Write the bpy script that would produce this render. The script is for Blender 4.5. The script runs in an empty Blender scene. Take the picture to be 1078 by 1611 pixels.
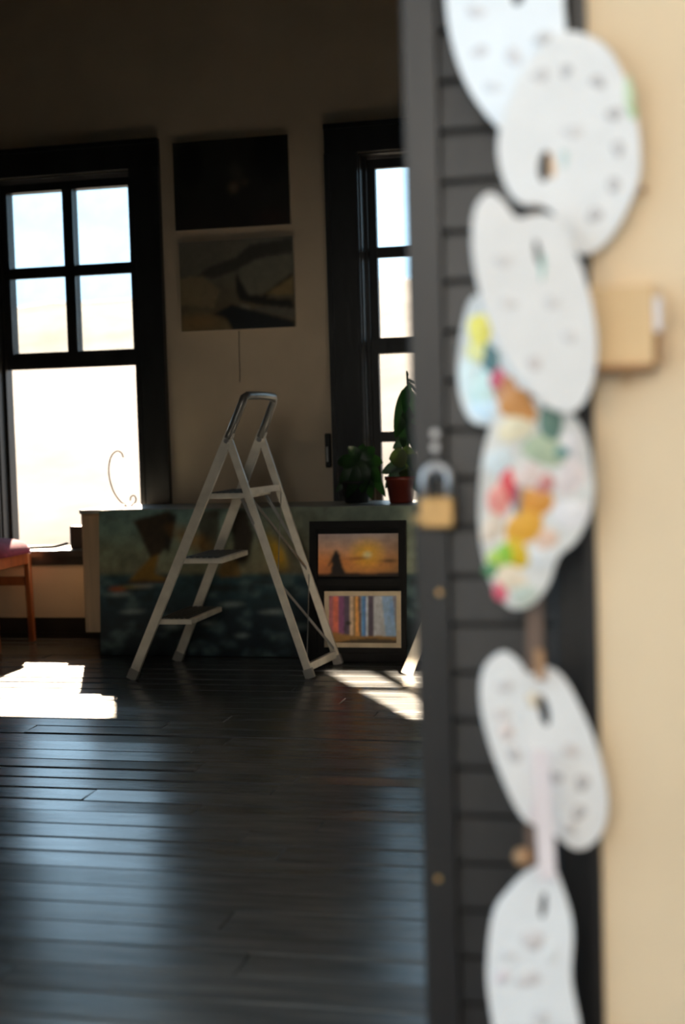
import bpy, bmesh, math, random
import numpy as np
from mathutils import Vector, Matrix, noise

# ------------------------------------------------------------------ scene, camera, light
sc = bpy.context.scene
COL = sc.collection
F_PX, CX, CY = 2237.2, 539.0, 805.5            # 50 mm lens, 36 mm tall frame, 1078 x 1611
EYE = Vector((0, 0, 1.15))
PITCH, ROLL, YAW = (math.radians(a) for a in (3.482, 1.670, 13.296))
fwd = Vector((-math.sin(YAW)*math.cos(PITCH), math.cos(YAW)*math.cos(PITCH), -math.sin(PITCH)))
rgt0 = Vector((math.cos(YAW), math.sin(YAW), 0)); up0 = rgt0.cross(fwd)
RGT = math.cos(ROLL)*rgt0 - math.sin(ROLL)*up0
UPV = math.sin(ROLL)*rgt0 + math.cos(ROLL)*up0
cam_d = bpy.data.cameras.new('camera'); cam = bpy.data.objects.new('camera', cam_d); COL.objects.link(cam)
cam_d.sensor_fit = 'VERTICAL'; cam_d.sensor_height = 36; cam_d.sensor_width = 24; cam_d.lens = 50
cam_d.clip_start = .05; cam_d.clip_end = 300
m = Matrix((RGT, UPV, -fwd)).transposed().to_4x4(); m.translation = EYE; cam.matrix_world = m
cam_d.dof.use_dof = True; cam_d.dof.focus_distance = 5.5; cam_d.dof.aperture_fstop = 1.65
cam_d.dof.aperture_blades = 0
sc.camera = cam

vs = sc.view_settings
vs.view_transform = 'Standard'; vs.look = 'None'; vs.gamma = 1; vs.use_curve_mapping = False
vs.exposure = 0.0
sc.cycles.use_denoising = True
sc.cycles.max_bounces = 10; sc.cycles.diffuse_bounces = 6; sc.cycles.glossy_bounces = 4
sc.cycles.transparent_max_bounces = 16
sc.cycles.sample_clamp_indirect = 6
sc.cycles.caustics_reflective = True; sc.cycles.caustics_refractive = False

world = bpy.data.worlds.new('sky'); sc.world = world; world.use_nodes = True
bg = world.node_tree.nodes['Background']
bg.inputs[0].default_value = (.52, .78, 1.0, 1); bg.inputs[1].default_value = 3.1

SUN_DIR = Vector((.40, -1, -.67)).normalized()
sun_d = bpy.data.lights.new('sun', 'SUN'); sun_d.energy = 40; sun_d.angle = math.radians(.7); sun_d.color = (1, .80, .58)
sun = bpy.data.objects.new('sun', sun_d); COL.objects.link(sun); sun.location = (-6, 16, 12)
sun.rotation_euler = SUN_DIR.to_track_quat('-Z', 'Y').to_euler()

# added spot lamp for the right floor patch, aimed through an added wall opening
BEAM_AIM = Vector((-1.05, 5.9, 0)); BEAM_POS = BEAM_AIM + Vector((.545, -1, .66))*9.9
sp_d = bpy.data.lights.new('added_patch_spot', 'SPOT'); sp_d.energy = 180000; sp_d.spot_size = math.radians(7)
sp_d.spot_blend = .1; sp_d.shadow_soft_size = .05; sp_d.color = (1, .80, .58)
spot = bpy.data.objects.new('added_patch_spot', sp_d); COL.objects.link(spot); spot.location = BEAM_POS
spot.rotation_euler = (BEAM_AIM - BEAM_POS).to_track_quat('-Z', 'Y').to_euler()

# added fill lamps for hall and studio, upper right and behind the viewer
def area(name, loc, aim, sx, sy, power, color):
    d = bpy.data.lights.new(name, 'AREA'); d.shape = 'RECTANGLE'; d.size = sx; d.size_y = sy; d.energy = power; d.color = color
    o = bpy.data.objects.new(name, d); COL.objects.link(o); o.location = loc
    o.rotation_euler = (Vector(aim) - Vector(loc)).to_track_quat('-Z', 'Y').to_euler(); return o
area('hall_fill_right', (1.9, .6, 3.1), (0, 2.0, 1.3), 1.2, 1.6, 3, (1, .95, .88))
area('hall_fill_back', (-.35, -1.9, 2.35), (-.05, 2.0, 1.6), 1.1, .8, 40, (1, .92, .82))

# ------------------------------------------------------------------ helpers
def ray(px, py):
    return RGT*((px-CX)/F_PX) - UPV*((py-CY)/F_PX) + fwd
def at_y(px, py, Y):
    d = ray(px, py); return EYE + d*((Y-EYE.y)/d.y)
def at_z(px, py, Z=0.0):
    d = ray(px, py); return EYE + d*((Z-EYE.z)/d.z)

def srgb(r, g, b):
    f = lambda c: (c/255/12.92) if c/255 <= .04045 else ((c/255+.055)/1.055)**2.4
    return (f(r), f(g), f(b))

def material(name, color, rough=.6, metal=0, var=.25, scale=6, bump=.0, bscale=40, coat=0, spec=.5, stretch=(1, 1, 1), emit=None):
    mt = bpy.data.materials.new(name); mt.use_nodes = True
    nt = mt.node_tree; N = nt.nodes; L = nt.links; p = N['Principled BSDF']
    p.inputs['Roughness'].default_value = rough; p.inputs['Metallic'].default_value = metal
    p.inputs['Specular IOR Level'].default_value = spec
    if coat: p.inputs['Coat Weight'].default_value = coat; p.inputs['Coat Roughness'].default_value = .15
    tc = N.new('ShaderNodeTexCoord'); mp = N.new('ShaderNodeMapping'); mp.inputs['Scale'].default_value = stretch
    L.new(tc.outputs['Object'], mp.inputs['Vector'])
    nz = N.new('ShaderNodeTexNoise'); nz.inputs['Scale'].default_value = scale; nz.inputs['Detail'].default_value = 6
    L.new(mp.outputs[0], nz.inputs['Vector'])
    cr = N.new('ShaderNodeValToRGB'); e = cr.color_ramp.elements
    lo = tuple(c*(1-var) for c in color); hi = tuple(min(1, c*(1+var)) for c in color)
    e[0].position = .3; e[0].color = (*lo, 1); e[1].position = .72; e[1].color = (*hi, 1)
    L.new(nz.outputs[0], cr.inputs[0]); L.new(cr.outputs[0], p.inputs['Base Color'])
    if bump:
        n2 = N.new('ShaderNodeTexNoise'); n2.inputs['Scale'].default_value = bscale; n2.inputs['Detail'].default_value = 4
        L.new(mp.outputs[0], n2.inputs['Vector'])
        b = N.new('ShaderNodeBump'); b.inputs['Strength'].default_value = bump; b.inputs['Distance'].default_value = .01
        L.new(n2.outputs[0], b.inputs['Height']); L.new(b.outputs[0], p.inputs['Normal'])
    return mt

def vc_material(name, rough=.55, bump=.3):
    """oil paint: colour comes from the painted picture itself"""
    mt = bpy.data.materials.new(name); mt.use_nodes = True
    nt = mt.node_tree; N = nt.nodes; L = nt.links; p = N['Principled BSDF']
    p.inputs['Roughness'].default_value = rough
    a = N.new('ShaderNodeVertexColor'); a.layer_name = 'paint'
    L.new(a.outputs[0], p.inputs['Base Color'])
    tc = N.new('ShaderNodeTexCoord'); n2 = N.new('ShaderNodeTexNoise'); n2.inputs['Scale'].default_value = 60
    L.new(tc.outputs['Object'], n2.inputs['Vector'])
    b = N.new('ShaderNodeBump'); b.inputs['Strength'].default_value = bump; b.inputs['Distance'].default_value = .004
    L.new(n2.outputs[0], b.inputs['Height']); L.new(b.outputs[0], p.inputs['Normal'])
    return mt

def leaf_material(name, color, trans=.45):
    mt = material(name, color, rough=.42, var=.3, scale=14)
    nt = mt.node_tree; N = nt.nodes; L = nt.links; p = N['Principled BSDF']; out = N['Material Output']
    t = N.new('ShaderNodeBsdfTranslucent'); mx = N.new('ShaderNodeMixShader'); mx.inputs[0].default_value = trans
    t.inputs[0].default_value = (color[0]*2.0, color[1]*2.4, color[2]*1.0, 1)
    L.new(p.outputs[0], mx.inputs[1]); L.new(t.outputs[0], mx.inputs[2]); L.new(mx.outputs[0], out.inputs[0])
    return mt

def glass_material(name):
    mt = bpy.data.materials.new(name); mt.use_nodes = True
    nt = mt.node_tree; N = nt.nodes; L = nt.links; out = N['Material Output']; N.remove(N['Principled BSDF'])
    t = N.new('ShaderNodeBsdfTransparent'); g = N.new('ShaderNodeBsdfGlossy'); g.inputs['Roughness'].default_value = .03
    nz = N.new('ShaderNodeTexNoise'); nz.inputs['Scale'].default_value = 5; tc = N.new('ShaderNodeTexCoord')
    L.new(tc.outputs['Object'], nz.inputs['Vector'])
    cr = N.new('ShaderNodeValToRGB'); cr.color_ramp.elements[0].color = (.86, .88, .88, 1); cr.color_ramp.elements[1].color = (.97, .98, .98, 1)
    L.new(nz.outputs[0], cr.inputs[0]); L.new(cr.outputs[0], t.inputs[0])
    fr = N.new('ShaderNodeFresnel'); fr.inputs[0].default_value = 1.45
    mx = N.new('ShaderNodeMixShader'); L.new(fr.outputs[0], mx.inputs[0]); L.new(t.outputs[0], mx.inputs[1]); L.new(g.outputs[0], mx.inputs[2])
    L.new(mx.outputs[0], out.inputs[0])
    return mt

class MB:
    def __init__(self): self.v = []; self.f = []; self.smooth = []
    def add(self, vs_, fs, sm=False):
        o = len(self.v); self.v += [Vector(q) for q in vs_]; self.f += [tuple(i+o for i in f) for f in fs]; self.smooth += [sm]*len(fs); return self
    def box(self, a, b):
        x0, y0, z0 = (min(a[i], b[i]) for i in range(3)); x1, y1, z1 = (max(a[i], b[i]) for i in range(3))
        return self.add([(x0,y0,z0),(x1,y0,z0),(x1,y1,z0),(x0,y1,z0),(x0,y0,z1),(x1,y0,z1),(x1,y1,z1),(x0,y1,z1)],
                        [(0,3,2,1),(4,5,6,7),(0,1,5,4),(1,2,6,5),(2,3,7,6),(3,0,4,7)])
    def beam(self, p, q, w, t, side):
        """rectangular bar from p to q; w measured along 'side', t across"""
        p, q = Vector(p), Vector(q); d = (q-p).normalized(); s = Vector(side); s = (s - d*s.dot(d)).normalized(); n = d.cross(s)
        c = [(-w/2,-t/2),(w/2,-t/2),(w/2,t/2),(-w/2,t/2)]
        V = [p+s*a+n*b for a, b in c] + [q+s*a+n*b for a, b in c]
        return self.add(V, [(0,1,2,3)[::-1],(4,5,6,7),(0,1,5,4),(1,2,6,5),(2,3,7,6),(3,0,4,7)])
    def tube(self, pts, r, n=8, cap=True, radii=None):
        pts = [Vector(p) for p in pts]; V = []; Fs = []
        t0 = (pts[1]-pts[0]).normalized(); ref = Vector((0,0,1)) if abs(t0.z) < .9 else Vector((1,0,0))
        u = t0.cross(ref).normalized()
        for i, p in enumerate(pts):
            t = (pts[min(i+1, len(pts)-1)] - pts[max(i-1, 0)]).normalized()
            u = (u - t*u.dot(t)).normalized(); w = t.cross(u); rr = radii[i] if radii else r
            V += [p + u*math.cos(2*math.pi*k/n)*rr + w*math.sin(2*math.pi*k/n)*rr for k in range(n)]
        for i in range(len(pts)-1):
            for k in range(n):
                a = i*n+k; b = i*n+(k+1) % n; Fs.append((a, b, b+n, a+n))
        self.add(V, Fs, True)
        if cap:
            o = len(self.v) - len(V)
            self.f.append(tuple(o+k for k in range(n))[::-1]); self.f.append(tuple(o+(len(pts)-1)*n+k for k in range(n))); self.smooth += [False, False]
        return self
    def lathe(self, prof, c=(0,0,0), n=24):
        V = []; Fs = []
        for r, z in prof: V += [(c[0]+r*math.cos(2*math.pi*k/n), c[1]+r*math.sin(2*math.pi*k/n), c[2]+z) for k in range(n)]
        for i in range(len(prof)-1):
            for k in range(n):
                a = i*n+k; b = i*n+(k+1) % n; Fs.append((a, b, b+n, a+n))
        return self.add(V, Fs, True)
    def build(self, name, mat, parent=None, loc=None, bevel=0):
        """vertices are given in world space; origin goes to loc (or the parent's)"""
        me = bpy.data.meshes.new(name)
        off = Vector(loc) if loc is not None else (parent_origin(parent) if parent else Vector())
        me.from_pydata([v-off for v in self.v], [], self.f); me.update()
        me.polygons.foreach_set('use_smooth', self.smooth)
        me.materials.append(mat)
        bm = bmesh.new(); bm.from_mesh(me); bmesh.ops.recalc_face_normals(bm, faces=bm.faces)
        if bevel: bmesh.ops.bevel(bm, geom=bm.edges[:], offset=bevel, segments=1, affect='EDGES', clamp_overlap=True)
        bm.to_mesh(me); bm.free()
        return link(name, me, parent, off)

ORG = {}
def parent_origin(o): return ORG[o.name]
def link(name, me, parent=None, org=Vector()):
    o = bpy.data.objects.new(name, me); COL.objects.link(o)
    ORG[o.name] = Vector(org)
    if parent:
        o.parent = parent; o.location = Vector(org) - ORG[parent.name]
    else: o.location = org
    return o
def tag(o, label=None, cat=None, group=None, kind=None):
    if label: o['label'] = label
    if cat: o['category'] = cat
    if group: o['group'] = group
    if kind: o['kind'] = kind
    return o
def thing(name, loc, label=None, cat=None, group=None, kind=None):
    return tag(link(name, None, None, Vector(loc)), label, cat, group, kind)
def structure(name, mb, mat, loc=None, bevel=0):
    return tag(mb.build(name, mat, None, loc, bevel), kind='structure')

# ------------------------------------------------------------------ materials
M = {}
M['plaster'] = material('beige_plaster', (.64, .53, .39), .85, var=.08, scale=3, bump=.15, bscale=30)
M['yellow'] = material('cream_yellow_plaster', (.76, .585, .385), .8, var=.07, scale=2.5, bump=.1, bscale=25)
M['sidewall'] = material('bounce_cutting_dark_wall', (.10, .10, .085), .8, var=.1)  # unseen walls made dark to cut bounced light in the studio
M['ceil'] = material('dark_boarded_ceiling', (.05, .045, .04), .8, var=.2)
M['darkwood'] = material('black_brown_painted_wood', (.022, .024, .025), .38, var=.35, scale=9, bump=.15, bscale=30, stretch=(1, 1, .3))
M['doorwood'] = material('dark_brown_door_paint', (.013, .0115, .0115), .40, var=.25, scale=10, bump=.12, bscale=30, stretch=(1, 1, .2))
M['glass'] = glass_material('old_window_glass')
M['base'] = material('dark_baseboard', (.02, .018, .016), .5, var=.3)
M['cab'] = material('pale_beech_cabinet', (.58, .41, .26), .5, var=.15, scale=5, stretch=(6, 6, .6))
M['cabtop'] = material('grey_green_painted_top', (.30, .32, .31), .4, var=.1)
M['plinth'] = material('black_plinth', (.012, .012, .012), .7)
M['alu'] = material('worn_cream_enamel', (.80, .76, .66), .42, var=.15, scale=12, metal=.0)
M['grip'] = material('grey_steel_tube', (.30, .30, .28), .35, var=.2, metal=.6)
M['steel'] = material('thin_steel', (.5, .5, .48), .35, metal=.8)
M['rubber'] = material('grey_rubber', (.35, .34, .31), .8)
M['tread'] = material('dark_ribbed_tread', (.10, .10, .095), .6)
M['chair'] = material('reddish_varnished_wood', (.30, .095, .035), .3, var=.35, scale=8, stretch=(3, 3, .5), coat=.4)
M['velvet'] = material('burgundy_velvet', (.16, .018, .055), .9, var=.3, scale=30)
M['black'] = material('black_board', (.008, .008, .008), .6, var=.3, spec=.2)
M['cream'] = material('cream_frame', (.62, .52, .36), .5, var=.15, scale=15)
M['canvas_edge'] = material('raw_canvas_edge', (.55, .48, .38), .9, var=.1)
M['paint'] = vc_material('oil_painting')
M['terra'] = material('red_glazed_pot', (.22, .035, .02), .35, var=.3)
M['darkpot'] = material('dark_plastic_pot', (.02, .022, .022), .5)
M['soil'] = material('potting_soil', (.03, .02, .012), .95)
M['leaf_d'] = leaf_material('dark_green_leaf', (.018, .055, .016), .2)
M['leaf_o'] = leaf_material('olive_leaf', (.075, .10, .03), .4)
M['leaf_g'] = leaf_material('fresh_green_leaf', (.03, .14, .03), .5)
M['stem'] = material('green_stem', (.03, .05, .015), .6)
M['wire'] = material('dark_iron_wire', (.05, .03, .025), .5, metal=.6)
M['plastic'] = material('black_plastic', (.012, .014, .012), .4)
M['trestle'] = material('grey_weathered_wood', (.40, .38, .34), .7, var=.2, scale=8, stretch=(4, 4, .5))
M['brass'] = material('worn_brass', (.55, .33, .13), .42, metal=.55, var=.2, scale=20)
M['shackle'] = material('grey_steel_shackle', (.42, .42, .43), .35, metal=.7, var=.15)
M['pwhite'] = material('white_palette_board', (.86, .84, .83), .55, var=.04, scale=14)
M['pstain'] = material('paint_stained_palette_board', (.70, .68, .65), .5, var=.22, scale=16)
M['strap'] = material('brown_strap', (.14, .09, .065), .8, var=.2)
M['pink'] = material('pale_pink_ribbon', (.80, .69, .68), .7, var=.08)
M['knot'] = material('brown_knotted_cord', (.36, .20, .10), .8, var=.2)
M['lightwood'] = material('honey_coloured_wood', (.68, .46, .24), .6, var=.1, scale=5)
M['brownedge'] = material('brown_edge', (.30, .15, .06), .7)
M['tagw'] = material('white_paper_tag', (.80, .72, .70), .7, var=.05)
M['hill'] = material('pale_dry_hillside', (.085, .064, .054), .95, var=.5, scale=.9)
M['ground'] = material('pale_garden_gravel', (.17, .145, .12), .95, var=.15, scale=1.5)
M['hallwall'] = material('white_hall_plaster', (.66, .66, .64), .85, var=.05)
M['roof'] = material('sun_blocker_boards', (.20, .16, .12), .8)
M['hallfloor'] = material('hall_floor', (.035, .028, .024), .6)

# floor boards: dark stained wood with a worn satin varnish
def floor_material():
    mt = bpy.data.materials.new('dark_stained_boards'); mt.use_nodes = True
    nt = mt.node_tree; N = nt.nodes; L = nt.links; p = N['Principled BSDF']
    tc = N.new('ShaderNodeTexCoord'); oi = N.new('ShaderNodeObjectInfo')
    mp = N.new('ShaderNodeMapping'); mp.inputs['Scale'].default_value = (1.2, 9, 9)
    va = N.new('ShaderNodeVectorMath'); va.operation = 'ADD'; vm = N.new('ShaderNodeVectorMath'); vm.operation = 'SCALE'
    vm.inputs[0].default_value = (7, 3, 5); L.new(oi.outputs['Random'], vm.inputs['Scale'])
    L.new(tc.outputs['Object'], va.inputs[0]); L.new(vm.outputs[0], va.inputs[1]); L.new(va.outputs[0], mp.inputs[0])
    n1 = N.new('ShaderNodeTexNoise'); n1.inputs['Scale'].default_value = 2.2; n1.inputs['Detail'].default_value = 8; n1.inputs['Roughness'].default_value = .65
    L.new(mp.outputs[0], n1.inputs[0])
    cr = N.new('ShaderNodeValToRGB'); e = cr.color_ramp.elements
    e[0].position = .3; e[0].color = (.072, .080, .086, 1); e[1].position = .75; e[1].color = (.185, .19, .195, 1)
    L.new(n1.outputs[0], cr.inputs[0]); L.new(cr.outputs[0], p.inputs['Base Color'])
    rr = N.new('ShaderNodeMapRange'); rr.inputs[3].default_value = .17; rr.inputs[4].default_value = .30
    L.new(n1.outputs[0], rr.inputs[0]); L.new(rr.outputs[0], p.inputs['Roughness'])
    p.inputs['Specular IOR Level'].default_value = .8
    b = N.new('ShaderNodeBump'); b.inputs['Strength'].default_value = .2; b.inputs['Distance'].default_value = .003
    L.new(n1.outputs[0], b.inputs['Height']); L.new(b.outputs[0], p.inputs['Normal'])
    return mt
M['floor'] = floor_material()

rng = random.Random(7)
# ------------------------------------------------------------------ the studio shell
XL, XR, YF, YB, ZC = -5.0, 1.6, 2.25, 7.40, 3.7     # left, right, front (inner), back, ceiling
fl = structure('floor', MB().box((XL, 2.0, -.06), (XR, YB+.02, -.022)), M['plinth'], (0, 0, 0))
PW = .130
y = 2.02; row = 0
while y < YB - .02:
    x = XL + .01
    cut = [rng.uniform(XL+.8, XL+2.6)]
    cut.append(cut[0] + rng.uniform(1.7, 2.6)); cut.append(XR-.01)
    for c in cut:
        if c - x < .2: continue
        c = min(c, XR-.01)
        y1 = min(y+PW-.006, YB-.005); dz = rng.uniform(-.0015, .0015); tl = rng.uniform(-.0022, .0022)
        mb = MB(); b_ = .0035; hx = (c-x)/2; hy = (y1-y)/2
        V = [(-hx,-hy,-.022),(hx,-hy,-.022),(hx,hy,-.022),(-hx,hy,-.022),
             (-hx,-hy,-b_-tl),(hx,-hy,-b_-tl),(hx,hy,-b_+tl),(-hx,hy,-b_+tl),
             (-hx+.002,-hy+b_,-tl),(hx-.002,-hy+b_,-tl),(hx-.002,hy-b_,tl),(-hx+.002,hy-b_,tl)]
        ctr = Vector((x+hx, y+hy, dz))
        mb.add([Vector(v)+ctr for v in V], [(0,3,2,1),(0,1,5,4),(1,2,6,5),(2,3,7,6),(3,0,4,7),(4,5,9,8),(5,6,10,9),(6,7,11,10),(7,4,8,11),(8,9,10,11)])
        mb.build('plank', M['floor'], fl, ctr)
        x = c + .0015
    y += PW

WC = (-3.310, -1.185)                                # window centres along the back wall
OH = .425                                            # half width of each wall opening
SILL, HEAD = .50, 2.575
mb = MB()
xs = [XL, WC[0]-OH, WC[0]+OH, WC[1]-OH, WC[1]+OH, XR]
for i in (0, 2, 4): mb.box((xs[i], YB, -.1), (xs[i+1], YB+.20, ZC))
for i in (1, 3):
    mb.box((xs[i], YB, -.1), (xs[i+1], YB+.20, SILL-.03)); mb.box((xs[i], YB, HEAD), (xs[i+1], YB+.20, ZC))
structure('wall_back', mb, M['plaster'], (0, YB, 0))
structure('wall_left', MB().box((XL-.15, YF-.25, -.1), (XL, YB+.2, ZC)), M['sidewall'], (XL, 5, 0))
structure('wall_right', MB().box((XR, YF, -.1), (XR+.15, YB+.2, ZC)), M['sidewall'], (XR, 5, 0))
structure('ceiling', MB().box((XL-.15, YF-.25, ZC), (XR+.15, YB+.2, ZC+.1)).box((1.2, .5, ZC), (4.5, YF-.25, ZC+.1)), M['ceil'], (0, 5, ZC))  # second box is an added overhang keeping sun out of the hall
structure('baseboard_back', MB().box((XL+.005, YB-.022, .0), (XR-.005, YB, .114)).box((XL+.005, YB-.03, .0), (XR-.005, YB, .03)), M['base'], (0, YB, 0))

# ------------------------------------------------------------------ sash windows
YS_U, YS_L = YB+.165, YB+.125                       # planes of the outer (upper) and inner (lower) sash
def sash(win, name, cx, yc, z0, z1, bot, top, zm):
    """two-by-two glazed sash: stiles, rails and glazing bars as one frame, four panes"""
    hw = .415; st = .049; t = .019; org = Vector((cx, yc, z0))
    f = MB()
    f.box((cx-hw, yc-t, z0), (cx-hw+st, yc+t, z1)); f.box((cx+hw-st, yc-t, z0), (cx+hw, yc+t, z1))
    f.box((cx-hw+st, yc-t, z0), (cx+hw-st, yc+t, z0+bot)); f.box((cx-hw+st, yc-t, z1-top), (cx+hw-st, yc+t, z1))
    f.box((cx-.030, yc-t*.9, z0+bot), (cx+.030, yc+t*.9, z1-top))
    f.box((cx-hw+st, yc-t*.85, zm-.028), (cx-.030, yc+t*.85, zm+.028)); f.box((cx+.030, yc-t*.85, zm-.028), (cx+hw-st, yc+t*.85, zm+.028))
    s = f.build(name, M['darkwood'], win, org)
    for xa, xb in ((cx-hw+st, cx-.03), (cx+.03, cx+hw-st)):
        for za, zb in ((z0+bot, zm-.028), (zm+.028, z1-top)):
            MB().box((xa, yc-.0015, za), (xb, yc+.0015, zb)).build('pane', M['glass'], s, ((xa+xb)/2, yc, (za+zb)/2))
    return s
for k, cx in enumerate(WC):
    w = thing(f'window_{k+1}', (cx, YB, SILL), kind='structure')
    for s in (-1, 1):
        c = MB().box((cx+s*.60, YB-.028, SILL-.06), (cx+s*.425, YB, HEAD+.002))
        c.box((cx+s*.60, YB-.042, SILL-.06), (cx+s*.575, YB-.028, HEAD+.002)); c.box((cx+s*.455, YB-.036, SILL-.06), (cx+s*.430, YB-.028, HEAD+.002))
        c.build('casing', M['darkwood'], w, (cx+s*.5, YB, SILL))
        j = MB().box((cx+s*.425, YB, SILL-.02), (cx+s*.417, YB+.19, HEAD))
        j.box((cx+s*.417, YB+.075, SILL), (cx+s*.400, YB+.10, HEAD)); j.build('jamb', M['darkwood'], w, (cx+s*.42, YB, SILL))
    MB().box((cx-.60, YB-.028, HEAD+.002), (cx+.60, YB, 2.73)).box((cx-.60, YB-.042, 2.705), (cx+.60, YB-.028, 2.73)).build('head_casing', M['darkwood'], w, (cx, YB, HEAD))
    MB().box((cx-.417, YB, HEAD-.008), (cx+.417, YB+.19, HEAD)).build('head_jamb', M['darkwood'], w, (cx, YB, HEAD))
    MB().box((cx-.64, YB-.075, SILL-.035), (cx+.64, YB+.0, SILL)).box((cx-.417, YB, SILL-.03), (cx+.417, YB+.23, SILL)).build('window_sill', M['darkwood'], w, (cx, YB, SILL))
    MB().box((cx-.60, YB-.03, SILL-.085), (cx+.60, YB-.001, SILL-.036)).build('apron', M['darkwood'], w, (cx, YB, SILL-.06))
    sash(w, 'upper_sash', cx, YS_U, 1.528, HEAD-.01, .086, .050, 2.07)
    if k == 0: sash(w, 'lower_sash', cx, YS_L, 1.520, HEAD-.015, .084, .045, 2.06)      # pushed all the way up
    else: sash(w, 'lower_sash', cx, YS_L, SILL, 1.60, .090, .070, 1.082)

# ------------------------------------------------------------------ outdoors
structure('ground', MB().box((-40, YB+.2, -.6), (40, 45, -.5)), M['ground'], (0, 20, -.5))
hb = MB(); nx, ny = 60, 26
hv = []
for j in range(ny+1):
    for i in range(nx+1):
        X = -45 + 75*i/nx; Y = 15 + 26*j/ny
        t_ = j/ny; Z = -.5 + 5.6*(t_**.85) + .55*noise.noise(Vector((X*.3, Y*.3, 1.3))) * min(1, t_*4)
        hv.append((X, Y, Z))
hf = [(j*(nx+1)+i, j*(nx+1)+i+1, (j+1)*(nx+1)+i+1, (j+1)*(nx+1)+i) for j in range(ny) for i in range(nx)]
hb.add(hv, hf, True); structure('hillside', hb, M['hill'], (0, 20, 0))
vr = MB().box((-9, YB+.2, 3.60), (3, 10.55, 3.70)).box((-9, 10.50, 3.55), (-4.33, 10.56, 3.80)).box((-4.33, 10.50, 3.20), (3, 10.56, 3.80))  # unseen roof and fascia, added and shaped to trim the sun patch
structure('sun_blocker_roof', vr, M['roof'], (0, 9, 3.6))

# ------------------------------------------------------------------ painted pictures
def lin(c): return np.array(srgb(*c))
class Pic:
    """a picture painted onto a grid: u right 0..1, v up 0..1"""
    def __init__(self, nu, nv, seed=0):
        self.nu, self.nv = nu, nv
        u, v = np.meshgrid(np.linspace(0, 1, nu+1), np.linspace(0, 1, nv+1)); self.u, self.v = u, v
        self.c = np.zeros((nv+1, nu+1, 3)); self.r = np.random.RandomState(seed)
    def noise(self, fu, fv, octv=3):
        out = np.zeros_like(self.u); amp = 1; tot = 0
        for o in range(octv):
            g = self.r.rand(int(fv*2**o)+3, int(fu*2**o)+3); x = self.u*fu*2**o; y = self.v*fv*2**o
            i = np.floor(x).astype(int); j = np.floor(y).astype(int); a = x-i; b = y-j; a = a*a*(3-2*a); b = b*b*(3-2*b)
            out += amp*((g[j, i]*(1-a)+g[j, i+1]*a)*(1-b)+(g[j+1, i]*(1-a)+g[j+1, i+1]*a)*b); tot += amp; amp *= .5
        return out/tot
    def grad(self, stops):
        vs_ = [s[0] for s in stops]; cs = np.array([lin(s[1]) for s in stops])
        for k in range(3): self.c[..., k] = np.interp(self.v, vs_, cs[:, k])
    def mix(self, mask, col):
        mask = np.clip(mask, 0, 1)[..., None]; self.c = self.c*(1-mask) + lin(col)*mask
    def blob(self, cu, cv, ru, rv, col, soft=.4, ang=0, a=1):
        du, dv = self.u-cu, self.v-cv; ca, sa = math.cos(ang), math.sin(ang)
        d = np.sqrt(((du*ca+dv*sa)/ru)**2 + ((-du*sa+dv*ca)/rv)**2)
        self.mix(a*np.clip((1-d)/soft+.0, 0, 1), col)
    def poly(self, pts, col, soft=.01, a=1):
        ins = np.zeros(self.u.shape, bool); n = len(pts)
        for i in range(n):
            (x0, y0), (x1, y1) = pts[i], pts[(i+1) % n]
            cond = (y0 > self.v) != (y1 > self.v)
            with np.errstate(divide='ignore', invalid='ignore'):
                ins ^= cond & (self.u < (x1-x0)*(self.v-y0)/(y1-y0+1e-12)+x0)
        self.mix(ins*a, col)
    def soften(self, n=2):
        for _ in range(n):
            q = np.pad(self.c, ((1, 1), (1, 1), (0, 0)), 'edge')
            self.c = (q[:-2, 1:-1] + q[2:, 1:-1] + q[1:-1, :-2] + q[1:-1, 2:] + 2*self.c)/6
    def vary(self, amt, fu, fv):
        self.c *= (1 + amt*(self.noise(fu, fv)-.5)*2)[..., None]
    def face(self, name, parent, o, du, dv, back):
        """picture surface: corner o, edge vectors du, dv, thin slab of thickness |back|"""
        o, du, dv, back = Vector(o), Vector(du), Vector(dv), Vector(back); self.soften(3); self.vary(.28 if self.nu > 100 else .15, self.nu/4, self.nv/4)
        nu, nv = self.nu, self.nv; V = []
        for j in range(nv+1):
            for i in range(nu+1): V.append(o + du*(i/nu) + dv*(j/nv))
        Fs = [(j*(nu+1)+i, j*(nu+1)+i+1, (j+1)*(nu+1)+i+1, (j+1)*(nu+1)+i) for j in range(nv) for i in range(nu)]
        n0 = len(V); V += [o+back, o+du+back, o+du+dv+back, o+dv+back]
        a, b, c, d = 0, nu, nv*(nu+1)+nu, nv*(nu+1)
        Fs += [tuple(range(a, b+1)) + (n0+1, n0), tuple(range(b, c+1, nu+1)) + (n0+2, n0+1),
               tuple(range(c, d-1, -1)) + (n0+3, n0+2), tuple(range(d, a-1, -(nu+1))) + (n0, n0+3), (n0, n0+1, n0+2, n0+3)]
        me = bpy.data.meshes.new(name); org = ORG[parent.name] if parent else o + du*.5
        me.from_pydata([v-org for v in V], [], Fs); me.update()
        me.materials.append(M['paint']); me.materials.append(M['canvas_edge'])
        for p in me.polygons:
            if p.index >= nu*nv: p.material_index = 1
        ca = me.color_attributes.new('paint', 'FLOAT_COLOR', 'POINT')
        cols = np.ones((len(V), 4)); cols[:n0, :3] = np.clip(self.c.reshape(-1, 3), 0, 1); ca.data.foreach_set('color', cols.ravel())
        return link(name, me, parent, org)

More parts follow.
